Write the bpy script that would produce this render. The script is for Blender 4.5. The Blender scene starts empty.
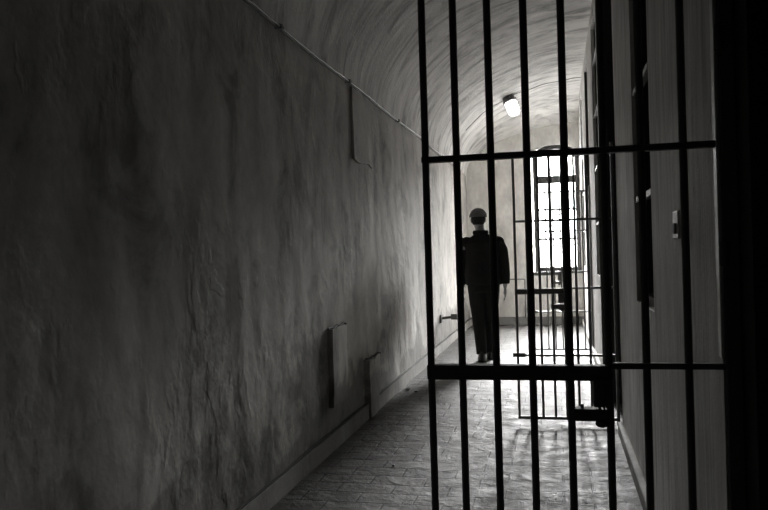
import bpy, bmesh, math, random
from math import pi, sin, cos, radians, sqrt
from mathutils import Vector, Matrix, noise
from mathutils.geometry import tessellate_polygon

random.seed(7)
SC = bpy.context.scene
COL = SC.collection

# ------------------------------------------------------------------ layout (metres)
XL, XR = -1.48, 0.406          # corridor side walls
Y0, YE = -2.2, 12.85           # behind the camera, window end
SPRING, RISE = 2.54, 1.18      # half-barrel vault springing from the left wall
AX = XR - XL + 0.10            # ellipse half width (crown just past the right wall)
CX = XL + AX
H = 1.28

# ------------------------------------------------------------------ helpers
def link(o, parent=None):
    COL.objects.link(o)
    if parent is not None:
        o.parent = parent
    return o

def tag(o, label=None, cat=None, group=None, kind=None):
    if label: o['label'] = label
    if cat: o['category'] = cat
    if group: o['group'] = group
    if kind: o['kind'] = kind
    return o

def obj(name, bm, m, parent=None, smooth=False, bevel=0):
    me = bpy.data.meshes.new(name)
    bmesh.ops.recalc_face_normals(bm, faces=bm.faces[:])
    bm.to_mesh(me); bm.free()
    if smooth:
        for p in me.polygons: p.use_smooth = True
    me.materials.append(m)
    o = bpy.data.objects.new(name, me)
    if bevel:
        b = o.modifiers.new('bevel', 'BEVEL'); b.width = bevel; b.segments = 2; b.limit_method = 'ANGLE'
    return link(o, parent)

def empty(name, loc=(0, 0, 0), rz=0):
    o = bpy.data.objects.new(name, None)
    o.empty_display_size = 0.1
    o.location = loc; o.rotation_euler = (0, 0, rz)
    return link(o)

def box(bm, x0, x1, y0, y1, z0, z1):
    vs = [bm.verts.new((x, y, z)) for x in (x0, x1) for y in (y0, y1) for z in (z0, z1)]
    for f in ((0, 1, 3, 2), (4, 6, 7, 5), (0, 4, 5, 1), (2, 3, 7, 6), (0, 2, 6, 4), (1, 5, 7, 3)):
        bm.faces.new([vs[i] for i in f])

def tube(bm, pts, r, n=10, cap=True, rfun=None, squash=None):
    """round tube along a list of points"""
    pts = [Vector(p) for p in pts]
    rings = []
    for i, p in enumerate(pts):
        if i == 0: d = pts[1] - p
        elif i == len(pts) - 1: d = p - pts[i - 1]
        else: d = (pts[i + 1] - pts[i - 1])
        d.normalize()
        up = Vector((0, 0, 1)) if abs(d.z) < 0.95 else Vector((1, 0, 0))
        a = d.cross(up).normalized(); b = a.cross(d).normalized()
        rr = rfun(i) if rfun else r
        ra, rb = rr if isinstance(rr, tuple) else (rr, rr)
        rings.append([bm.verts.new(p + a * (ra * cos(2 * pi * k / n)) + b * (rb * sin(2 * pi * k / n))) for k in range(n)])
    for i in range(len(rings) - 1):
        for k in range(n):
            bm.faces.new((rings[i][k], rings[i][(k + 1) % n], rings[i + 1][(k + 1) % n], rings[i + 1][k]))
    if cap:
        bm.faces.new(rings[0][::-1]); bm.faces.new(rings[-1])
    return rings

def loft(bm, secs, n=20):
    """secs: (cx, cy, cz, rx, ry, power) horizontal super-ellipse rings from bottom to top"""
    rings = []
    for (cx, cy, cz, rx, ry, *pw) in secs:
        e = pw[0] if pw else 2.0
        ring = []
        for k in range(n):
            t = 2 * pi * k / n
            c, s = cos(t), sin(t)
            ring.append(bm.verts.new((cx + rx * math.copysign(abs(c) ** (2 / e), c),
                                      cy + ry * math.copysign(abs(s) ** (2 / e), s), cz)))
        rings.append(ring)
    for i in range(len(rings) - 1):
        for k in range(n):
            bm.faces.new((rings[i][k], rings[i][(k + 1) % n], rings[i + 1][(k + 1) % n], rings[i + 1][k]))
    bm.faces.new(rings[0][::-1]); bm.faces.new(rings[-1])

def ball(bm, c, r, n=16):
    m = Matrix.Translation(c) @ Matrix.Diagonal((r[0], r[1], r[2], 1))
    bmesh.ops.create_uvsphere(bm, u_segments=n, v_segments=n // 2 + 2, radius=1, matrix=m)

def remesh(o, v, smooth=4):
    m = o.modifiers.new('remesh', 'REMESH'); m.mode = 'VOXEL'; m.voxel_size = v; m.use_smooth_shade = True
    s = o.modifiers.new('smooth', 'SMOOTH'); s.iterations = smooth; s.factor = 0.5

# ------------------------------------------------------------------ materials
class NT:
    def __init__(self, name):
        self.m = bpy.data.materials.new(name); self.m.use_nodes = True
        self.t = self.m.node_tree; self.t.nodes.clear()
        self.out = self.n('ShaderNodeOutputMaterial'); self.b = self.n('ShaderNodeBsdfPrincipled')
        self.l(self.b.outputs[0], self.out.inputs[0])
    def n(self, ty, **k):
        n = self.t.nodes.new(ty)
        for a, v in k.items():
            if hasattr(n, a) and a not in n.inputs: setattr(n, a, v)
            else: n.inputs[a].default_value = v
        return n
    def l(self, a, b): self.t.links.new(a, b)
    def coord(self, scale=(1, 1, 1), rot=(0, 0, 0), uv=False, loc=(0, 0, 0)):
        tc = self.n('ShaderNodeTexCoord'); mp = self.n('ShaderNodeMapping')
        mp.inputs['Scale'].default_value = scale; mp.inputs['Rotation'].default_value = rot; mp.inputs['Location'].default_value = loc
        self.l(tc.outputs['UV' if uv else 'Object'], mp.inputs[0]); return mp.outputs[0]
    def noise(self, vec, scale, detail=5, rough=0.55, dist=0.0):
        n = self.n('ShaderNodeTexNoise'); n.inputs['Scale'].default_value = scale; n.inputs['Detail'].default_value = detail
        n.inputs['Roughness'].default_value = rough; n.inputs['Distortion'].default_value = dist
        self.l(vec, n.inputs['Vector']); return n.outputs['Fac']
    def ramp(self, fac, stops):
        r = self.n('ShaderNodeValToRGB'); e = r.color_ramp.elements
        while len(e) < len(stops): e.new(0.5)
        for i, (p, v) in enumerate(stops):
            e[i].position = p; e[i].color = (v, v * 0.992, v * 0.978, 1)
        self.l(fac, r.inputs[0]); return r.outputs[0]
    def mul(self, a, b, f=1.0):
        m = self.n('ShaderNodeMix'); m.data_type = 'RGBA'; m.blend_type = 'MULTIPLY'; m.inputs['Factor'].default_value = f
        self.l(a, m.inputs[6]); self.l(b, m.inputs[7]); return m.outputs[2]
    def bump(self, h, strength, dist, prev=None):
        b = self.n('ShaderNodeBump'); b.inputs['Strength'].default_value = strength; b.inputs['Distance'].default_value = dist
        self.l(h, b.inputs['Height'])
        if prev is not None: self.l(prev, b.inputs['Normal'])
        return b.outputs[0]
    def fin(self, col=None, rough=0.8, nrm=None, metal=0, spec=0.5):
        if col is not None:
            if isinstance(col, (int, float)): self.b.inputs['Base Color'].default_value = (col, col * 0.992, col * 0.975, 1)
            else: self.l(col, self.b.inputs['Base Color'])
        if isinstance(rough, (int, float)): self.b.inputs['Roughness'].default_value = rough
        else: self.l(rough, self.b.inputs['Roughness'])
        self.b.inputs['Metallic'].default_value = metal
        self.b.inputs['Specular IOR Level'].default_value = spec
        if nrm is not None: self.l(nrm, self.b.inputs['Normal'])
        return self.m

def plaster(name, base, vstretch=0.35, stain=0.6, bumpy=1.0):
    t = NT(name)
    v = t.coord((1, 1, vstretch))
    v2 = t.coord((1, 1, 1))
    big = t.ramp(t.noise(v2, 0.9, 6, 0.6, 0.6), [(0.38, base * stain), (0.55, base)])
    st = t.ramp(t.noise(v, 3.5, 7, 0.62, 0.4), [(0.3, 0.72), (0.62, 1.0)])
    fine = t.ramp(t.noise(v, 22, 4, 0.6), [(0.3, 0.86), (0.7, 1.0)])
    c = t.mul(t.mul(big, st), fine)
    n1 = t.bump(t.noise(v, 2.4, 3, 0.5, 0.3), 0.35 * bumpy, 0.05)
    pe = t.ramp(t.noise(v, 5.5, 8, 0.62, 1.2), [(0.46, 0.0), (0.50, 1.0)])      # flaked edges of old limewash
    n2 = t.bump(pe, 0.22 * bumpy, 0.006, n1)
    n3 = t.bump(t.noise(v2, 45, 5, 0.65), 0.3 * bumpy, 0.004, n2)
    return t.fin(c, 0.85, n3, spec=0.25)

M = {}
def wall_mat():
    t = NT('old_plaster')
    v = t.coord((1, 1, 0.75)); v2 = t.coord((1, 1, 1))
    big = t.ramp(t.noise(v2, 1.1, 6, 0.6, 0.8), [(0.36, 0.46), (0.50, 0.58), (0.62, 0.64)])
    st = t.ramp(t.noise(v, 3.0, 9, 0.66, 0.6), [(0.36, 0.55), (0.46, 0.86), (0.53, 1.0), (0.64, 0.90)])
    fine = t.ramp(t.noise(v, 26, 4, 0.65), [(0.3, 0.84), (0.7, 1.0)])
    # ragged damp stains up from the floor, deepened to paint in shade there
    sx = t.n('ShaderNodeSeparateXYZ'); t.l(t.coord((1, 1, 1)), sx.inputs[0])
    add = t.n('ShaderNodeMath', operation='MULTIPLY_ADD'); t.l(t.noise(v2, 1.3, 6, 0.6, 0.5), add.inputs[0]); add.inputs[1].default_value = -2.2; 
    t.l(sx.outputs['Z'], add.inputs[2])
    damp_shade = t.ramp(add.outputs[0], [(0.0, 0.70), (0.06, 1.0)])
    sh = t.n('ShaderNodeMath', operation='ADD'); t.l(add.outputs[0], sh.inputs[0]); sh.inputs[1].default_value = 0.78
    damp_shade = t.ramp(sh.outputs[0], [(0.0, 0.52), (0.14, 1.0)])
    c = t.mul(t.mul(t.mul(big, st), fine), damp_shade)
    pe = t.ramp(t.noise(v, 2.1, 5, 0.5, 0.5), [(0.56, 0.0), (0.59, 1.0)])
    pf = t.ramp(t.noise(v, 5.0, 4, 0.5, 0.5), [(0.63, 0.0), (0.67, 1.0)])
    n1 = t.bump(t.noise(v, 4.0, 2, 0.4, 0.2), 0.28, 0.03)
    n2 = t.bump(pe, 0.06, 0.006, n1); n2 = t.bump(pf, 0.20, 0.006, n2)
    vf = t.coord((1, 1, 0.8), loc=(3, 1, 2))
    msk = t.ramp(t.noise(v2, 0.9, 3, 0.5), [(0.42, 0.0), (0.62, 1.0)])
    fl = t.mul(t.ramp(t.noise(vf, 4.5, 4, 0.5, 0.25), [(0.55, 0.0), (0.60, 1.0)]), msk)
    n2 = t.bump(fl, 0.20, 0.009, n2)
    n2 = t.bump(t.mul(t.ramp(t.noise(vf, 10.0, 3, 0.5, 0.1), [(0.40, 0.0), (0.70, 1.0)]), msk), 0.28, 0.012, n2)
    n3 = t.bump(t.noise(v2, 45, 4, 0.6), 0.2, 0.003, n2)
    return t.fin(c, 0.85, n3, spec=0.25)
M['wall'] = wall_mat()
M['wall_end'] = plaster('end_plaster', 0.95, 0.5, 0.93, 0.5)

def vault_mat():
    t = NT('limewashed_vault')
    v = t.coord((0.75, 2.1, 1), rot=(0, 0, 0.22), uv=True)          # u follows the arch, v runs down the corridor
    v2 = t.coord((1, 1, 1))
    st = t.ramp(t.noise(v, 2.6, 7, 0.62, 0.7), [(0.36, 0.48), (0.46, 0.80), (0.58, 1.0)])
    big = t.ramp(t.noise(v2, 0.8, 4, 0.6), [(0.35, 0.74), (0.6, 0.86)])
    c = t.mul(big, st)
    n1 = t.bump(t.noise(v, 2.4, 4, 0.55, 0.4), 0.30, 0.05)
    n2 = t.bump(t.noise(v2, 40, 5, 0.65), 0.4, 0.008, n1)
    return t.fin(c, 0.85, n2, spec=0.25)
M['vault'] = vault_mat()

def right_mat():
    t = NT('streaked_plaster')
    v = t.coord((7, 7, 0.45)); v2 = t.coord((1, 1, 1))
    st = t.ramp(t.noise(v, 3.2, 7, 0.65, 0.3), [(0.32, 0.55), (0.62, 1.0)])
    big = t.ramp(t.noise(v2, 1.6, 5, 0.6), [(0.35, 0.68), (0.6, 0.88)])
    c = t.mul(big, st)
    n1 = t.bump(t.noise(v, 3.0, 6, 0.6), 0.4, 0.01)
    n2 = t.bump(t.noise(v2, 50, 5, 0.65), 0.35, 0.006, n1)
    return t.fin(c, 0.8, n2, spec=0.3)
M['right'] = right_mat()

def floor_mat():
    t = NT('worn_brick_paving')
    v = t.coord((1, 1, 1)); 
    br = t.n('ShaderNodeTexBrick'); br.offset = 0.5
    t.l(v, br.inputs['Vector'])
    br.inputs['Scale'].default_value = 1.0
    br.inputs['Brick Width'].default_value = 0.30; br.inputs['Row Height'].default_value = 0.155
    br.inputs['Mortar Size'].default_value = 0.006; br.inputs['Mortar Smooth'].default_value = 0.35
    br.inputs['Color1'].default_value = (0.155, 0.153, 0.150, 1); br.inputs['Color2'].default_value = (0.115, 0.114, 0.112, 1)
    br.inputs['Mortar'].default_value = (0.07, 0.069, 0.067, 1)
    n = t.noise(v, 6, 7, 0.65, 0.5)
    w = t.ramp(n, [(0.3, 0.6), (0.65, 1.0)])
    c = t.mul(br.outputs['Color'], w)
    inv = t.n('ShaderNodeMath', operation='SUBTRACT'); inv.inputs[0].default_value = 1.0; t.l(br.outputs['Fac'], inv.inputs[1])
    n1 = t.bump(inv.outputs[0], 0.8, 0.006)
    n2 = t.bump(t.noise(v, 7, 6, 0.6, 0.4), 0.9, 0.02, n1)
    n3 = t.bump(t.noise(v, 38, 5, 0.65), 0.6, 0.006, n2)
    r = t.ramp(t.noise(v, 9, 5, 0.6), [(0.3, 0.55), (0.7, 0.8)])
    return t.fin(c, r, n3, spec=0.10)
M['floor'] = floor_mat()

def simple(name, col, rough=0.6, metal=0, var=0.25, bumps=0.2, sc=14, spec=0.4):
    t = NT(name); v = t.coord()
    n = t.noise(v, sc, 5, 0.6)
    c = t.ramp(n, [(0.3, col * (1 - var)), (0.7, col)])
    return t.fin(c, rough, t.bump(t.noise(v, sc * 6, 4, 0.6), bumps, 0.003), metal, spec)
M['iron'] = simple('black_painted_iron', 0.22, 0.6)
M['iron_worn'] = simple('worn_grey_iron', 0.16, 0.45, 0, 0.4)
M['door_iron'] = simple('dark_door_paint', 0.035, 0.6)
M['frame_wood'] = simple('dark_wood', 0.05, 0.6)
M['jamb'] = simple('unlit_wall_tone', 0.09, 0.75, 0, 0.5, 0.5, 5, 0.2)  # dark tone puts the lack of light into the near walls' colour
M['pipe'] = simple('galvanised_conduit', 0.45, 0.5, 0.3, 0.2)
M['cable'] = simple('dark_cable', 0.10, 0.6)
M['plinth'] = plaster('plinth_cement', 0.42, 1.0, 0.7, 0.7)
M['plinth_end'] = simple('grey_plinth_paint', 0.30, 0.7)
M['plastic'] = simple('aged_white_plastic', 0.62, 0.4, 0, 0.1, 0.05)
M['jacket'] = simple('black_wool_cloth', 0.03, 0.95, 0, 0.3, 0.4, 25, 0.1)
M['trouser'] = simple('dark_trouser_cloth', 0.028, 0.95, 0, 0.3, 0.4, 25, 0.1)
M['cap'] = simple('grey_felt', 0.22, 0.95, 0, 0.2, 0.3, 30, 0.1)
M['hair'] = simple('dark_hair', 0.03, 0.8, 0, 0.4, 0.8, 40)
M['skin'] = simple('skin', 0.36, 0.6, 0, 0.1, 0.05)
M['shoe'] = simple('black_leather', 0.02, 0.4)
M['eye'] = simple('eye_white', 0.7, 0.2)

def glass_mat():
    t = NT('window_glass')
    t.t.nodes.remove(t.b)
    g = t.n('ShaderNodeBsdfGlossy'); g.inputs['Roughness'].default_value = 0.05
    tr = t.n('ShaderNodeBsdfTransparent'); mx = t.n('ShaderNodeMixShader'); mx.inputs[0].default_value = 0.05
    t.l(tr.outputs[0], mx.inputs[1]); t.l(g.outputs[0], mx.inputs[2]); t.l(mx.outputs[0], t.out.inputs[0])
    return t.m
M['glass'] = glass_mat()
def lamp_mat():
    t = NT('opal_glass_added_glow')
    t.b.inputs['Emission Color'].default_value = (1, 0.99, 0.97, 1); t.b.inputs['Emission Strength'].default_value = LAMP_GLOW  # lamp is off; added glow stands in for window light on the glass
    return t.fin(0.8, 0.3)
LAMP_GLOW = 5.0
SKY = 190.0
GLOW = 420.0
M['opal'] = lamp_mat()

# ------------------------------------------------------------------ room shell
def wobble(y, z, s=0.0):
    p = Vector((y * 1.5, z * 0.55, s))
    a = noise.fractal(p, 1.0, 2.0, 4) * 0.012
    a += noise.noise(Vector((y * 6.0, z * 2.0, 3.1 + s))) * 0.0045
    a += noise.noise(Vector((y * 0.5, z * 0.4, 9.1 + s))) * 0.012
    return a

# floor
bm = bmesh.new()
NX, NY = 40, 240
g = [[bm.verts.new((XL - 0.1 + (2.3 - XL) * i / NX, Y0 - 0.1 + (YE + 0.6 - Y0) * j / NY, 0)) for i in range(NX + 1)] for j in range(NY + 1)]
for row in g:
    for v in row:
        v.co.z = noise.fractal(Vector((v.co.x * 2.2, v.co.y * 2.2, 0)), 1, 2, 4) * 0.006 - 0.003
for j in range(NY):
    for i in range(NX):
        bm.faces.new((g[j][i], g[j][i + 1], g[j + 1][i + 1], g[j + 1][i]))
tag(obj('floor', bm, M['floor'], smooth=True), kind='structure')

# left wall, uneven old plaster
bm = bmesh.new()
dy = 0.04
ny = int((YE - Y0) / dy) + 2; nz = 64
g = []
for j in range(ny + 1):
    y = Y0 + (YE + 0.02 - Y0) * j / ny
    row = []
    for k in range(nz + 1):
        z = -0.02 + (SPRING + 0.03) * k / nz
        row.append(bm.verts.new((XL + wobble(y, z) * min(1, (SPRING - z) * 3 + 0.15), y, z)))
    g.append(row)
for j in range(ny):
    for k in range(nz):
        bm.faces.new((g[j][k], g[j][k + 1], g[j + 1][k + 1], g[j + 1][k]))
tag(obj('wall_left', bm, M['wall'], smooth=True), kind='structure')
bm = bmesh.new(); box(bm, XL - 0.45, XL - 0.12, Y0 - 0.1, YE + 0.5, -0.1, 4.2)
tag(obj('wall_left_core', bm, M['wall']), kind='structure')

# half-barrel vault rising from the left wall to the right wall, coved down at the window end
bm = bmesh.new(); uvl = bm.loops.layers.uv.new('UVMap')
ns, ny = 60, 300
t_end = math.acos((2.1 - CX) / AX) if abs((2.1 - CX) / AX) <= 1 else None
pts = []
for i in range(ns + 1):
    a = pi - (pi / 2) * i / ns
    pts.append((CX + AX * cos(a), RISE * sin(a)))
pts.append((2.15, RISE))
arc = [0]
for i in range(1, len(pts)):
    arc.append(arc[-1] + math.hypot(pts[i][0] - pts[i - 1][0], pts[i][1] - pts[i - 1][1]))
g = []
for j in range(ny + 1):
    y = Y0 + (YE + 0.02 - Y0) * j / ny
    tt = max(0, (y - (YE - 1.15)) / 1.15)
    k = 1 - 0.31 * tt * tt
    row = []
    for i, (x, h) in enumerate(pts):
        w = (noise.fractal(Vector((arc[i] * 0.8, y * 2.6, 5)), 1, 2, 4) * 0.013) * min(1, i / 4)
        row.append(bm.verts.new((x, y, SPRING + h * k + w)))
    g.append(row)
for j in range(ny):
    for i in range(len(pts) - 1):
        f = bm.faces.new((g[j][i], g[j + 1][i], g[j + 1][i + 1], g[j][i + 1]))
        for lp, (jj, ii) in zip(f.loops, ((j, i), (j + 1, i), (j + 1, i + 1), (j, i + 1))):
            lp[uvl].uv = (arc[ii], Y0 + (YE - Y0) * jj / ny)
tag(obj('ceiling', bm, M['vault'], smooth=True), kind='structure')
bm = bmesh.new(); box(bm, XL - 0.45, 2.5, Y0 - 0.1, YE + 0.5, 4.0, 4.2)
tag(obj('ceiling_core', bm, M['vault']), kind='structure')

# right wall: piers between tall recessed openings
DOORS = [(5.36, 6.40), (9.36, 10.20)]
WINS = [(3.45, 4.18), (7.36, 8.22), (11.32, 12.05)]
TOP, SILL = 3.56, 0.985
WT = 0.26
bm = bmesh.new()
y = 2.06
for (a, b, z0) in sorted([(a, b, 0) for a, b in DOORS] + [(a, b, SILL) for a, b in WINS]):
    box(bm, XR, XR + WT, y, a, -0.02, 3.75)
    box(bm, XR, XR + WT, a, b, TOP, 3.75)
    if z0: box(bm, XR, XR + WT, a, b, -0.02, z0)
    y = b
box(bm, XR, XR + WT, y, YE + 0.02, -0.02, 3.75)
tag(obj('wall_right', bm, M['right']), kind='structure')
bm = bmesh.new()
y = 2.12
for (a, b) in sorted(DOORS) + [(YE, YE)]:
    box(bm, XR - 0.035, XR + 0.01, y, a, -0.01, 0.075); y = b
tag(obj('baseboard_right', bm, M['plinth'], bevel=0.008), kind='structure')
bm = bmesh.new(); box(bm, XR - 0.005, XR + 0.005, 2.052, 2.092, 0.985, 2.3)  # bead whose white carries the rim light along the wall edge
tag(obj('trim_6', bm, simple('rim_light_white', 0.9, 0.4, 0, 0.1, 0.05), bevel=0.003), kind='structure')
# cells behind
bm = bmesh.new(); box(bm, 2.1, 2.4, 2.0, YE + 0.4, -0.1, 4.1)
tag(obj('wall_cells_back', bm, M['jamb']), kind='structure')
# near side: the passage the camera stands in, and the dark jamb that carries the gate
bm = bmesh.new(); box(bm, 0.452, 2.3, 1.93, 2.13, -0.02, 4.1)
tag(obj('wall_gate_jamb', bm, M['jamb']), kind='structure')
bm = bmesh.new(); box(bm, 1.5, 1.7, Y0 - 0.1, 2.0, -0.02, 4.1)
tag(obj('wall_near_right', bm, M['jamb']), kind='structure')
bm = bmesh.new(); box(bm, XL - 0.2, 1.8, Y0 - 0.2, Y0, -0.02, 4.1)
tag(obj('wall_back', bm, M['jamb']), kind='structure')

bm = bmesh.new(); box(bm, XL - 0.2, 0.46, 1.93, 2.05, 2.25, 4.1)  # unseen header added to keep light off the near left wall
tag(obj('wall_light_blocker', bm, M['jamb']), kind='structure')

# left plinth
bm = bmesh.new()
n = 120
for j in range(n):
    ya = Y0 + (YE - Y0) * j / n; yb = Y0 + (YE - Y0) * (j + 1) / n
    dpt = 0.028 + 0.006 * noise.noise(Vector((ya * 1.7, 0, 0)))
    hh = 0.108 + 0.006 * noise.noise(Vector((ya * 2.1, 4, 0)))
    box(bm, XL - 0.02, XL + dpt, ya, yb, -0.01, hh)
tag(obj('baseboard_left', bm, M['plinth']), kind='structure')
bm = bmesh.new(); box(bm, XL - 0.03, XL + 0.022, Y0, YE, 0.103, 0.115)      # dark strip painting in the shade of the gap along the plinth top
tag(obj('baseboard_shadow_gap', bm, M['jamb']), kind='structure')

# bricked-up hatches: raised plaster patches on the left wall
def patch(name, y0, y1, z0, z1, d, seed):
    bm = bmesh.new()
    n, m = 16, 20
    def sk(y, z):
        return (y + 0.02 * noise.noise(Vector((z * 4, seed, 0))), z + 0.018 * noise.noise(Vector((y * 4, seed, 7))))
    gr = []
    for j in range(n + 1):
        row = []
        for k in range(m + 1):
            y = y0 + (y1 - y0) * j / n; z = z0 + (z1 - z0) * k / m
            fade = 1 - 0.72 * (j / n) ** 1.5                       # the far edge dies into the plaster
            yy, zz = sk(y, z)
            row.append(bm.verts.new((XL + d * fade + wobble(y, z), yy, zz)))
        gr.append(row)
    for j in range(n):
        for k in range(m):
            bm.faces.new((gr[j][k], gr[j + 1][k], gr[j + 1][k + 1], gr[j][k + 1]))
    # skirts back into the wall
    loop = [gr[j][0] for j in range(n + 1)] + [gr[n][k] for k in range(1, m + 1)] + [gr[j][m] for j in range(n - 1, -1, -1)] + [gr[0][k] for k in range(m - 1, 0, -1)]
    back = [bm.verts.new((XL - 0.06, v.co.y, v.co.z)) for v in loop]
    for i in range(len(loop)):
        bm.faces.new((loop[i], loop[(i + 1) % len(loop)], back[(i + 1) % len(loop)], back[i]))
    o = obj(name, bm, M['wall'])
    tag(o, kind='structure')
patch('trim_1', 5.44, 6.05, 1.985, 2.56, 0.020, 1.0)
patch('trim_2', 4.69, 5.16, 0.27, 0.785, 0.036, 2.0)
patch('trim_3', 5.62, 6.12, -0.005, 0.44, 0.048, 3.0)

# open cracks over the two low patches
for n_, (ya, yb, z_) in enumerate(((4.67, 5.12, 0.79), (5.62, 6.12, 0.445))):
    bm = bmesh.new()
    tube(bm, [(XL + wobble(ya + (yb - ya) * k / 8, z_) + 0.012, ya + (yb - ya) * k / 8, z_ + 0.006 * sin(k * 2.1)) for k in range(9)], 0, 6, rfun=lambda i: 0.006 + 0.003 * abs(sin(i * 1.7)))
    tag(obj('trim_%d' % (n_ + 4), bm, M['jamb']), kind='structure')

# end wall with arched window
WX0, WX1, WZ0, WZS, WZT = -0.345, 0.372, 0.895, 2.80, 2.985
def arch_pts(x0, x1, z0, zs, zt, n=16):
    c = (x0 + x1) / 2; a = (x1 - x0) / 2
    p = [(x0, z0), (x1, z0)]
    for i in range(n + 1):
        t = pi * i / n
        p.append((c + a * cos(t), zs + (zt - zs) * sin(t)))
    return p
def slab_with_hole(bm, outer, hole, hole_b, y0, y1):
    for (y, hl, flip) in ((y0, hole, False), (y1, hole_b, True)):
        polys = [[Vector((x, z, 0)) for x, z in outer], [Vector((x, z, 0)) for x, z in hl]]
        flat = [p for q in polys for p in q]
        vs = [bm.verts.new((p.x, y, p.y)) for p in flat]
        for tri in tessellate_polygon(polys):
            try: bm.faces.new([vs[i] for i in tri])
            except ValueError: pass
        if y == y0: A = vs
        else: B = vs
    no, nh = len(outer), len(hole)
    for base, cnt in ((0, no), (no, nh)):
        for i in range(cnt):
            a, b = base + i, base + (i + 1) % cnt
            bm.faces.new((A[a], A[b], B[b], B[a]))
outer = [(XL - 0.3, -0.1), (2.4, -0.1), (2.4, 4.1), (XL - 0.3, 4.1)]
bm = bmesh.new()
slab_with_hole(bm, outer, arch_pts(WX0 - 0.075, WX1 + 0.02, WZ0 - 0.02, WZS, WZT + 0.015), arch_pts(WX0, WX1, WZ0, WZS, WZT), YE, YE + 0.42)
tag(obj('wall_end', bm, M['wall_end']), kind='structure')
bm = bmesh.new(); box(bm, XL, WX0 + 0.9, YE - 0.022, YE + 0.02, -0.01, 0.13)
tag(obj('baseboard_end', bm, M['plinth_end'], bevel=0.004), kind='structure')

# window joinery
wf = empty('window_1', (0, YE + 0.075, 0)); tag(wf, kind='structure')
bm = bmesh.new()
ins = arch_pts(WX0 + 0.07, WX1 - 0.05, WZ0 + 0.06, WZS - 0.03, WZT - 0.055)
slab_with_hole(bm, arch_pts(WX0 - 0.02, WX1 + 0.02, WZ0 - 0.02, WZS, WZT + 0.02), ins, ins, -0.03, 0.03)
obj('window_frame', bm, M['frame_wood'], wf)
bm = bmesh.new(); box(bm, WX0, WX1, -0.04, 0.04, 2.36, 2.485); obj('transom', bm, M['frame_wood'], wf, bevel=0.005)
for z in (1.425, 1.92):
    bm = bmesh.new(); box(bm, WX0 + 0.05, WX1 - 0.04, -0.02, 0.02, z - 0.017, z + 0.017); obj('glazing_bar', bm, M['frame_wood'], wf)
for x, z1 in ((-0.115, 2.93), (0.16, 2.93)):
    bm = bmesh.new(); box(bm, x - 0.014, x + 0.014, -0.018, 0.018, WZ0 + 0.05, z1); obj('mullion', bm, M['frame_wood'], wf)
bm = bmesh.new(); box(bm, WX0 + 0.03, WX1 - 0.03, -0.004, 0.004, WZ0 + 0.03, WZS + 0.05); obj('pane', bm, M['glass'], wf)
bm = bmesh.new(); box(bm, WX0 - 0.06, WX1 + 0.03, -0.115, 0.0, WZ0 - 0.045, WZ0 - 0.005); obj('window_sill', bm, M['frame_wood'], wf, bevel=0.005)

# cell openings in the right wall
def vbar(bm, x, y, z0, z1, r=0.011, n=8):
    tube(bm, [(x, y, z0), (x, y, z1)], r, n)
for i, (a, b) in enumerate(WINS):
    w = empty('window_%d' % (i + 2), (XR + 0.06, (a + b) / 2, 0)); tag(w, kind='structure')
    hw = (b - a) / 2
    bm = bmesh.new()
    box(bm, -0.03, 0.03, -hw, -hw + 0.045, SILL, TOP); box(bm, -0.03, 0.03, hw - 0.045, hw, SILL, TOP)
    box(bm, -0.03, 0.03, -hw, hw, SILL, SILL + 0.045); box(bm, -0.03, 0.03, -hw, hw, TOP - 0.045, TOP)
    obj('window_frame', bm, M['door_iron'], w)
    for z in (1.515, 2.075, 2.63, 3.18):
        bm = bmesh.new(); box(bm, -0.057, -0.025, -hw + 0.04, hw - 0.04, z - 0.014, z + 0.014); obj('glazing_bar', bm, M['iron_worn'], w)
    for k in range(1, 4):
        bm = bmesh.new(); vbar(bm, 0.015, -hw + 2 * hw * k / 4, SILL + 0.03, TOP - 0.03); obj('window_bar', bm, M['door_iron'], w)
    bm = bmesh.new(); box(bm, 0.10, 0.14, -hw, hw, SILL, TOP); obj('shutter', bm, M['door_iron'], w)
for i, (a, b) in enumerate(DOORS):
    d = empty('door_%d' % (i + 1), (XR + 0.17, (a + b) / 2, 0)); tag(d, kind='structure')
    hw = (b - a) / 2
    bm = bmesh.new()
    box(bm, -0.04, 0.04, -hw, -hw + 0.05, 0, TOP); box(bm, -0.04, 0.04, hw - 0.05, hw, 0, TOP)
    box(bm, -0.166, -0.03, hw - 0.035, hw, 0, TOP); box(bm, -0.166, -0.03, -hw, -hw + 0.02, 0, TOP)      # dark lining added to paint in the reveal's shade
    box(bm, -0.04, 0.04, -hw, hw, 2.02, 2.07); box(bm, -0.04, 0.04, -hw, hw, TOP - 0.05, TOP)
    obj('door_frame', bm, M['door_iron'], d)
    bm = bmesh.new(); box(bm, -0.02, 0.02, -hw + 0.05, hw - 0.05, 0.01, 2.02)
    for z in (0.15, 0.75, 1.35, 1.9): box(bm, -0.032, -0.018, -hw + 0.06, hw - 0.06, z, z + 0.05)
    obj('door_panel', bm, M['door_iron'], d)
    bm = bmesh.new(); box(bm, -0.05, -0.02, -hw + 0.12, -hw + 0.20, 0.95, 1.10)
    tube(bm, [(-0.03, -hw + 0.16, 1.03), (-0.07, -hw + 0.16, 1.03), (-0.075, -hw + 0.26, 1.03)], 0.008); obj('door_handle', bm, M['iron_worn'], d)
    for z in (2.075, 2.63, 3.18):
        bm = bmesh.new(); box(bm, -0.075, -0.04, -hw + 0.04, hw - 0.04, z - 0.012, z + 0.012); obj('transom_bar', bm, M['iron_worn'], d)
    for k in range(1, 5):
        bm = bmesh.new(); vbar(bm, 0, -hw + 2 * hw * k / 5, 2.05, TOP - 0.03); obj('transom_upright', bm, M['door_iron'], d)
    bm = bmesh.new(); box(bm, 0.05, 0.09, -hw, hw, 2.04, TOP); obj('fanlight_board', bm, M['door_iron'], d)

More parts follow.
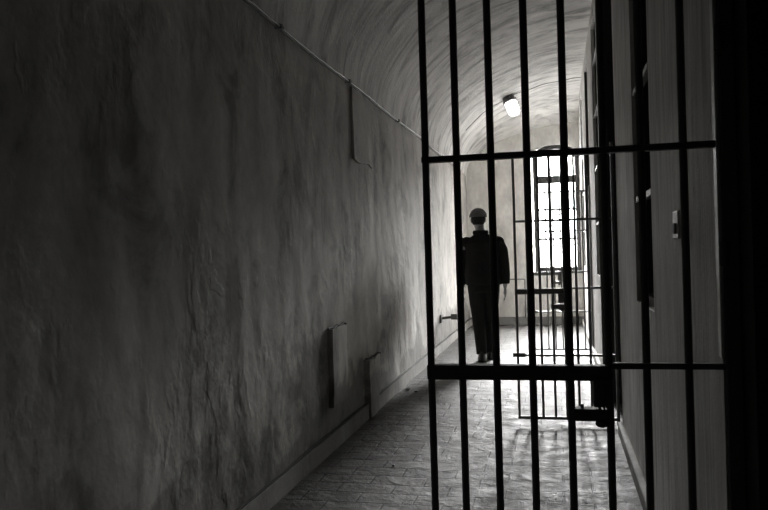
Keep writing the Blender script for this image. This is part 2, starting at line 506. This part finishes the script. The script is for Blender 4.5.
# ------------------------------------------------------------------ gates
BARX = [-0.351, -0.264, -0.170, -0.073, 0.026, 0.126, 0.221, 0.325]
BARX2 = [-0.300, -0.213, -0.128, -0.040, 0.042, 0.128, 0.215, 0.305]
def gate(Y, bx, label, r=0.0115, near=False):
    t = empty('barred_gate', (0, Y, 0)); tag(t, label, 'gate', 'barred gates across the corridor')
    top, rail, lock, low = 1.955, 1.478 if not near else 1.534, 0.985, 0.50
    if near: lock, top = 0.964, 2.12
    xl = bx[0]; xr = 0.425
    xs = bx[5] if near else bx[4]
    # jamb post against the wall
    bm = bmesh.new(); box(bm, XR - 0.0 + 0.006 if near else XR - 0.022, 0.450 if near else XR - 0.002, -0.02, 0.02, 0.0, 2.02)
    obj('post', bm, M['iron'], t, bevel=0.003)
    xr = 0.412 if near else XR - 0.01
    for x in bx:
        bm = bmesh.new(); vbar(bm, x, 0, 0.035, top, r, 12); obj('bar', bm, M['iron'], t, smooth=False)
    for nm, z, h, x1 in (('top_rail', top, 0.018, xr), ('upper_rail', rail, 0.017, xr), ('lower_rail', low, 0.016, xr), ('bottom_rail', 0.045, 0.022, xr)):
        bm = bmesh.new(); box(bm, xl - r, x1, -0.014, 0.014, z - h / 2, z + h / 2)
        obj(nm, bm, M['iron'], t, bevel=0.002)
    # thick flat lock rail over the leaf, thin rail beyond it
    bm = bmesh.new(); box(bm, xl - r, xs, -0.018, 0.018, lock - 0.040, lock); obj('lock_rail', bm, M['iron'], t, bevel=0.002)
    bm = bmesh.new(); box(bm, xs - 0.005, xr, -0.012, 0.012, lock - 0.009, lock + 0.007); obj('middle_rail', bm, M['iron'], t, bevel=0.002)
    # corner plate on the lower rail
    bm = bmesh.new(); box(bm, xl - 0.035, xl + 0.055, -0.017, 0.017, low - 0.012, low + 0.018); obj('corner_plate', bm, M['iron'], t, bevel=0.002)
    # lock case, slide bolt and its knob
    bm = bmesh.new(); box(bm, xs - 0.043, xs + 0.004, -0.035, 0.03, lock - 0.105, lock - 0.035)
    box(bm, xs - 0.031, xs - 0.024, -0.02, 0.02, lock - 0.13, lock - 0.10); box(bm, xs - 0.018, xs - 0.013, -0.02, 0.02, lock - 0.13, lock - 0.10)
    box(bm, xs - 0.008, xs, -0.02, 0.02, lock - 0.13, lock - 0.10)
    obj('lock_case', bm, M['iron'], t, bevel=0.002)
    bm = bmesh.new(); box(bm, xs - 0.096, xs, -0.02, 0.02, lock - 0.146, lock - 0.114)
    tube(bm, [(xs - 0.072, 0, lock - 0.12), (xs - 0.072, 0, lock - 0.104)], 0.005)
    b = obj('slide_bolt', bm, M['iron'], t, bevel=0.002)
    bm = bmesh.new(); ball(bm, (xs - 0.023, -0.012, lock - 0.152), (0.017, 0.014, 0.012)); obj('knob', bm, M['iron'], b, smooth=True)
    for z in (0.25, 1.25, 1.8):
        bm = bmesh.new(); tube(bm, [(xr, -0.02, z - 0.03), (xr, -0.02, z + 0.03)], 0.011)
        obj('hinge', bm, M['iron'], t)
    return t
gate(2.07, BARX, 'black iron barred gate in the foreground, nearest the viewer', 0.0102, True)
gate(5.57, BARX2, 'thin black barred gate in the middle of the corridor, just behind the foreground one', 0.0095)
gate(9.35, BARX2, 'small distant barred gate standing closest to the arched window', 0.0095)

# ------------------------------------------------------------------ conduit on the left wall, ceiling wire, lamp
t = empty('conduit', (XL, 0, SPRING))
tag(t, 'pale thin conduit pipe running along the top of the left wall', 'pipe')
pts = []
yy = 2.16
while yy < 12.3:
    pts.append((0.030 + 0.004 * noise.noise(Vector((yy, 0, 0))), yy, 0.002 + 0.022 * noise.noise(Vector((yy * 0.55, 2, 0))) )); yy += 0.35
bm = bmesh.new(); tube(bm, pts, 0.0075, 10); obj('pipe', bm, M['pipe'], t, smooth=True)
bm = bmesh.new(); tube(bm, [(p[0] - 0.012, p[1], p[2] - 0.011) for p in pts], 0.004, 8); obj('cable', bm, M['cable'], t, smooth=True)
for y in (2.6, 4.0, 5.42, 7.15, 8.5, 9.9, 11.3):
    j = min(range(len(pts)), key=lambda i: abs(pts[i][1] - y)); p = pts[j]
    bm = bmesh.new(); tube(bm, [(0.004, p[1] - 0.012, p[2]), (p[0] + 0.014, p[1] - 0.012, p[2])], 0.013, 8)
    tube(bm, [(p[0], p[1] - 0.02, p[2]), (p[0], p[1] + 0.02, p[2])], 0.0145, 10); obj('clip', bm, M['cable'], t)

def vz(x, y=0, off=0.0):
    tt = max(0, (y - (YE - 1.15)) / 1.15); k = 1 - 0.31 * tt * tt
    return SPRING + RISE * k * sqrt(max(0, 1 - ((x - CX) / AX) ** 2)) - off
LX, LY = -0.635, 11.12
bm = bmesh.new()
wp = []
for i in range(26):
    x = -1.27 + (0.40 + 1.27) * i / 25
    wp.append((x, LY + 0.02 + 0.03 * sin(i), vz(x, LY, 0.012)))
tube(bm, wp, 0.0045, 6)
tag(obj('ceiling_wire', bm, M['cable'], smooth=True), 'thin dark wire crossing the vault beside the lamp', 'wire')

# bulkhead lamp hanging off the vault, its axis leaning towards the right wall
nrm = Vector((0.36, -0.10, -1)).normalized()
lt = empty('ceiling_lamp', (LX, LY, vz(LX, LY) - 0.005))
lt.rotation_euler = nrm.to_track_quat('Z', 'Y').to_euler()
tag(lt, 'cylindrical bulkhead lamp with dark cap on the vault', 'lamp')
bm = bmesh.new(); tube(bm, [(0, 0, -0.02), (0, 0, 0.045), (0, 0, 0.05), (0, 0, 0.085)], 0.1, 24, rfun=lambda i: (0.085, 0.092, 0.104, 0.104)[i])
obj('cap', bm, simple('lamp_cap_paint', 0.14, 0.5), lt)
bm = bmesh.new(); rr = (0.085, 0.09, 0.088, 0.08, 0.06, 0.02)
tube(bm, [(0, 0, z) for z in (0.08, 0.12, 0.20, 0.26, 0.29, 0.30)], 0.1, 24, rfun=lambda i: rr[i])
obj('glass_cover', bm, M['opal'], lt, smooth=True)
bm = bmesh.new()
for k in range(6):
    a = 2 * pi * k / 6
    tube(bm, [(0.097 * cos(a), 0.097 * sin(a), 0.08), (0.099 * cos(a), 0.099 * sin(a), 0.20), (0.085 * cos(a), 0.085 * sin(a), 0.27), (0.03 * cos(a), 0.03 * sin(a), 0.312), (0, 0, 0.315)], 0.003, 6)
for z, r_ in ((0.15, 0.098), (0.235, 0.095)):
    tube(bm, [(r_ * cos(2 * pi * k / 24), r_ * sin(2 * pi * k / 24), z) for k in range(25)], 0.003, 6)
obj('cage', bm, M['iron_worn'], lt)

# switch box on the right wall
t = empty('bell_switch', (XR, 2.735, 1.345)); tag(t, 'small pale switch plate on the right wall pier', 'switch')
bm = bmesh.new(); box(bm, -0.009, 0.002, -0.055, 0.055, -0.048, 0.048); obj('plate', bm, M['plastic'], t, bevel=0.004)
bm = bmesh.new(); box(bm, -0.017, -0.008, -0.030, 0.0, -0.030, 0.006); obj('toggle', bm, M['iron'], t, bevel=0.002)

# iron gate stay fixed low on the left wall near the far end
bm = bmesh.new()
tube(bm, [(XL - 0.03, 9.55, 0.41), (XL + 0.10, 9.60, 0.42), (XL + 0.17, 9.60, 0.43)], 0.018, 8)
box(bm, XL + 0.13, XL + 0.21, 9.56, 9.64, 0.395, 0.465)
box(bm, XL - 0.02, XL + 0.018, 9.48, 9.62, 0.36, 0.46)
tag(obj('gate_stay', bm, M['iron_worn']), 'short iron stay sticking out low on the left wall left of the walking person', 'bracket')
# pipe on end wall
bm = bmesh.new()
tube(bm, [(-0.98, YE - 0.03, 0.765), (-0.55, YE - 0.03, 0.765), (-0.54, YE - 0.03, 0.755), (-0.54, YE - 0.03, 0.12)], 0.012, 8)
for p in ((-0.9, 0.765), (-0.54, 0.6), (-0.54, 0.2)):
    tube(bm, [(p[0], YE - 0.05, p[1]), (p[0], YE + 0.01, p[1])], 0.014, 8)
tag(obj('wall_pipe', bm, M['plinth_end'], smooth=True), 'thin bent pipe on the end wall left of the arched window', 'pipe')

# rubble crumbs beside the left plinth
spots = [(-1.385, 6.81, 0.026), (-1.289, 6.72, 0.016), (-0.99, 4.38, 0.008)]
lbls = ['largest pale plaster crumb on the floor near the left plinth', 'small dark crumb just right of the pale one', 'tiny crumb alone on the shadowed floor left of the foreground gate']
for (x, y, r), lb in zip(spots, lbls):
    bm = bmesh.new(); bmesh.ops.create_icosphere(bm, subdivisions=2, radius=r)
    for v in bm.verts:
        v.co *= 1 + 0.35 * noise.noise(v.co * 60 + Vector((x, y, 0)))
        v.co.z *= 0.55
        v.co += Vector((x, y, r * 0.38))
    tag(obj('plaster_crumb', bm, M['plastic'] if r > 0.025 else M['cable']), lb, 'rubble', 'plaster crumbs on the floor')

# ------------------------------------------------------------------ person walking away
P = empty('person', (-0.835, 8.66, 0.0), radians(3))
tag(P, 'person in black jacket, dark trousers and grey cap walking away down the corridor', 'person')
def limb(bm, pts, rs, n=14):
    tube(bm, pts, 0, n, rfun=lambda i: rs[i])
bm = bmesh.new()
HX, HZ = -0.040, 1.620          # head centre; local +Y is the walking direction
loft(bm, [(0, 0, 0.80, 0.15, 0.10), (0, 0, 0.92, 0.165, 0.115), (0, 0, 1.08, 0.14, 0.10), (0, 0, 1.25, 0.165, 0.115), (0, 0, 1.37, 0.175, 0.10), (0, 0.01, 1.43, 0.12, 0.08), (-0.015, 0.01, 1.47, 0.062, 0.06), (-0.025, 0.02, 1.53, 0.054, 0.056), (-0.03, 0.025, 1.58, 0.055, 0.06)])
ball(bm, (HX, 0.015, HZ + 0.03), (0.077, 0.095, 0.102), 20)
ball(bm, (HX - 0.004, 0.055, HZ - 0.045), (0.052, 0.058, 0.062), 14)       # jaw
ball(bm, (HX - 0.01, 0.118, HZ - 0.005), (0.013, 0.018, 0.024), 10)        # nose
ball(bm, (HX - 0.01, 0.104, HZ - 0.05), (0.024, 0.012, 0.009), 10)         # lips
for s in (-1, 1): ball(bm, (HX + s * 0.078, 0.012, HZ), (0.012, 0.024, 0.033), 10)
for s, fw in ((-1, 0.10), (1, -0.07)):
    # arms
    sh = (s * 0.175, 0, 1.39); el = (s * 0.232, -0.015 + fw * 0.2, 1.11); wr = (s * 0.245, 0.03 + fw, 0.87)
    limb(bm, [sh, (s * 0.21, 0, 1.27), el, (s * 0.24, (el[1] + wr[1]) / 2, 0.99), wr, (wr[0], wr[1] + 0.01, 0.845)], [0.055, 0.05, 0.042, 0.037, 0.027, 0.026])
    hx, hy, hz = wr[0], wr[1] + 0.012, 0.80
    ball(bm, (hx, hy, hz), (0.018, 0.042, 0.052), 12)
    for f, (oy, ln) in enumerate(((0.03, 0.072), (0.011, 0.082), (-0.009, 0.076), (-0.028, 0.060))):
        q = [(hx, hy + oy, hz - 0.03), (hx - s * 0.003, hy + oy + 0.003, hz - 0.03 - ln * 0.45), (hx - s * 0.012, hy + oy + 0.004, hz - 0.03 - ln * 0.8), (hx - s * 0.022, hy + oy + 0.003, hz - 0.03 - ln)]
        limb(bm, q, [0.0095, 0.0088, 0.008, 0.0065], 8)
    limb(bm, [(hx, hy + 0.030, hz + 0.018), (hx - s * 0.012, hy + 0.056, hz - 0.008), (hx - s * 0.018, hy + 0.064, hz - 0.036)], [0.012, 0.010, 0.008], 8)
# legs: right leg forward and straight, left leg trailing slightly
LEG = {-1: [(-0.085, 0, 0.88), (-0.072, 0.05, 0.50), (-0.040, -0.02, 0.10)], 1: [(0.085, 0, 0.88), (0.075, 0.10, 0.50), (0.045, 0.20, 0.09)]}
for s in (-1, 1):
    h, k, a = [Vector(p) for p in LEG[s]]
    limb(bm, [h, h.lerp(k, .5), k, k.lerp(a, .35), a], [0.085, 0.072, 0.052, 0.053, 0.036])
    limb(bm, [a + Vector((0, -0.03, -0.05)), a + Vector((s * .004, 0.05, -0.05)), a + Vector((s * 0.012, 0.14, -0.062))], [0.035, 0.036, 0.022])
body = obj('body', bm, M['skin'], P); remesh(body, 0.007, 3)
for s in (-1, 1):
    bm = bmesh.new(); ball(bm, (HX - 0.01 + s * 0.031, 0.098, HZ + 0.028), (0.013, 0.010, 0.008), 10); obj('eye', bm, M['eye'], P, smooth=True)
# jacket
bm = bmesh.new()
loft(bm, [(0, -0.005, 0.875, 0.200, 0.148, 2.6), (0, -0.005, 1.0, 0.205, 0.145, 2.6), (0, 0, 1.12, 0.192, 0.135, 2.5), (0, 0, 1.26, 0.20, 0.14, 2.5), (0, 0, 1.36, 0.205, 0.13, 2.4), (0, 0.005, 1.415, 0.155, 0.105, 2.2), (-0.01, 0.01, 1.455, 0.085, 0.078), (-0.015, 0.012, 1.49, 0.073, 0.072)], 28)
for s, fw in ((-1, 0.10), (1, -0.07)):
    ball(bm, (s * 0.178, 0, 1.365), (0.075, 0.08, 0.07), 14)
    limb(bm, [(s * 0.16, 0, 1.38), (s * 0.222, -0.003, 1.27), (s * 0.243, -0.015 + fw * 0.2, 1.11), (s * 0.252, (0.015 + fw * 1.2) / 2, 0.99), (s * 0.250, 0.028 + fw * 0.92, 0.885)], [0.075, 0.068, 0.060, 0.055, 0.050])
o = obj('jacket', bm, M['jacket'], P); remesh(o, 0.010, 4)
bm = bmesh.new(); tube(bm, [(-0.018 + 0.075 * cos(2 * pi * k / 20), 0.012 + 0.072 * sin(2 * pi * k / 20), 1.478) for k in range(21)], 0, 10, rfun=lambda i: (0.016, 0.026)); obj('collar', bm, M['jacket'], P, smooth=True)
# trousers
bm = bmesh.new()
loft(bm, [(0, 0, 0.80, 0.165, 0.12, 2.4), (0, 0, 0.90, 0.180, 0.128, 2.4), (0, 0, 1.0, 0.165, 0.12, 2.4)], 24)
for s in (-1, 1):
    h, k, a = [Vector(p) for p in LEG[s]]
    limb(bm, [h, h.lerp(k, .5), k, k.lerp(a, .5), a + Vector((0, 0, -0.02))], [0.102, 0.092, 0.074, 0.067, 0.062], 16)
o = obj('trousers', bm, M['trouser'], P); remesh(o, 0.010, 4)
for s in (-1, 1):
    a = Vector(LEG[s][2])
    z0 = 0.0
    bm = bmesh.new()
    loft(bm, [(a.x + s * 0.004, a.y + 0.045, z0, 0.046, 0.140, 2.6), (a.x + s * .004, a.y + 0.045, z0 + 0.028, 0.048, 0.142, 2.6), (a.x, a.y + 0.04, z0 + 0.055, 0.044, 0.125, 2.4), (a.x, a.y + 0.005, z0 + 0.09, 0.040, 0.07), (a.x, a.y - 0.005, z0 + 0.12, 0.040, 0.052)], 20)
    obj('shoe', bm, M['shoe'], P, smooth=True)
# hair and cap
bm = bmesh.new()
bmesh.ops.create_uvsphere(bm, u_segments=24, v_segments=16, radius=1, matrix=Matrix.Translation((HX, 0.004, HZ + 0.022)) @ Matrix.Diagonal((0.083, 0.098, 0.105, 1)))
bmesh.ops.delete(bm, geom=[v for v in bm.verts if v.co.y > 0.03 - (v.co.z - HZ) * 0.2 or v.co.z < HZ - 0.06], context='VERTS')
o = obj('hair', bm, M['hair'], P, smooth=True); sm = o.modifiers.new('s', 'SOLIDIFY'); sm.thickness = 0.006
bm = bmesh.new()
bmesh.ops.create_uvsphere(bm, u_segments=28, v_segments=18, radius=1, matrix=Matrix.Translation((HX, 0.010, HZ + 0.036)) @ Matrix.Diagonal((0.104, 0.120, 0.106, 1)))
bmesh.ops.delete(bm, geom=[v for v in bm.verts if v.co.z < HZ + 0.035], context='VERTS')
o = obj('cap', bm, M['cap'], P, smooth=True); sm = o.modifiers.new('s', 'SOLIDIFY'); sm.thickness = 0.008
bm = bmesh.new()
vs = []
for k in range(13):
    a_ = pi * k / 12
    vs.append(bm.verts.new((HX + 0.088 * cos(a_), 0.05 + 0.13 * sin(a_), HZ + 0.045 - 0.015 * sin(a_))))
bm.faces.new(vs)
br = obj('cap_brim', bm, M['cap'], o, smooth=False); sm = br.modifiers.new('s', 'SOLIDIFY'); sm.thickness = 0.006

# ------------------------------------------------------------------ light: overcast sky through the window
W = bpy.data.worlds.new('overcast'); SC.world = W; W.use_nodes = True
bg = W.node_tree.nodes['Background']
# bright overcast sky above the horizon, dim ground below it
wt = W.node_tree; tc = wt.nodes.new('ShaderNodeTexCoord'); sp = wt.nodes.new('ShaderNodeSeparateXYZ')
mr = wt.nodes.new('ShaderNodeMapRange'); mr.interpolation_type = 'SMOOTHSTEP'
wt.links.new(tc.outputs['Generated'], sp.inputs[0]); wt.links.new(sp.outputs['Z'], mr.inputs['Value'])
mr.inputs['From Min'].default_value = 0.11; mr.inputs['From Max'].default_value = 0.19   # far rooftops and haze keep the horizon dimmer than the sky above
mr.inputs['To Min'].default_value = 24.0; mr.inputs['To Max'].default_value = SKY
# the sun stands low behind thin cloud: a broad bright patch of sky down the axis of the corridor
vm = wt.nodes.new('ShaderNodeVectorMath'); vm.operation = 'DOT_PRODUCT'
wt.links.new(tc.outputs['Generated'], vm.inputs[0]); vm.inputs[1].default_value = Vector((0.09, 1, 0.34)).normalized()
def wmath(op, a, b):
    n = wt.nodes.new('ShaderNodeMath'); n.operation = op
    for i, v in enumerate((a, b)):
        if isinstance(v, (int, float)): n.inputs[i].default_value = v
        else: wt.links.new(v, n.inputs[i])
    return n.outputs[0]
msk = wt.nodes.new('ShaderNodeMapRange'); msk.interpolation_type = 'SMOOTHSTEP'; wt.links.new(sp.outputs['Z'], msk.inputs['Value'])
msk.inputs['From Min'].default_value = 0.07; msk.inputs['From Max'].default_value = 0.17
glow = wmath('MULTIPLY', msk.outputs[0], wmath('MULTIPLY', wmath('POWER', wmath('MAXIMUM', vm.outputs['Value'], 0.0), 45.0), GLOW))
wt.links.new(wmath('ADD', glow, mr.outputs[0]), bg.inputs[1]); bg.inputs[0].default_value = (1, 0.995, 0.985, 1)
L = bpy.data.lights.new('window_portal', 'AREA'); L.shape = 'RECTANGLE'; L.size = 0.75; L.size_y = 2.15
L.cycles.is_portal = True
lo = bpy.data.objects.new('window_portal', L); lo.location = ((WX0 + WX1) / 2, YE + 0.43, (WZ0 + WZT) / 2)
lo.rotation_euler = (radians(-90), 0, 0); COL.objects.link(lo)

# disc light added in the yard outside to throw the gate bars' shadows
L2 = bpy.data.lights.new('bar_shadow_light', 'AREA'); L2.shape = 'DISK'; L2.size = 0.6; L2.energy = 1900
l2 = bpy.data.objects.new('bar_shadow_light', L2); l2.location = (0.10, 18.5, 4.3)
l2.rotation_euler = (Vector((0, 6, 0)) - l2.location).to_track_quat('-Z', 'Y').to_euler(); COL.objects.link(l2)

# ------------------------------------------------------------------ camera
cam = bpy.data.cameras.new('camera'); co = bpy.data.objects.new('camera', cam); COL.objects.link(co)
cam.sensor_width = 36; cam.lens = 36 * 750 / 768; cam.clip_start = 0.05
co.location = (0, 0, H)
co.matrix_world = Matrix.Translation((0, 0, H)) @ Matrix.Rotation(radians(13.0), 4, 'Z') @ Matrix.Rotation(radians(90 - 0.19), 4, 'X') @ Matrix.Rotation(radians(-1.65), 4, 'Z')
SC.camera = co
SC.view_settings.view_transform = 'Standard'; SC.view_settings.look = 'None'
SC.view_settings.exposure = 0.0; SC.view_settings.gamma = 1.0
SC.cycles.max_bounces = 12; SC.cycles.diffuse_bounces = 10
SC.cycles.use_denoising = True
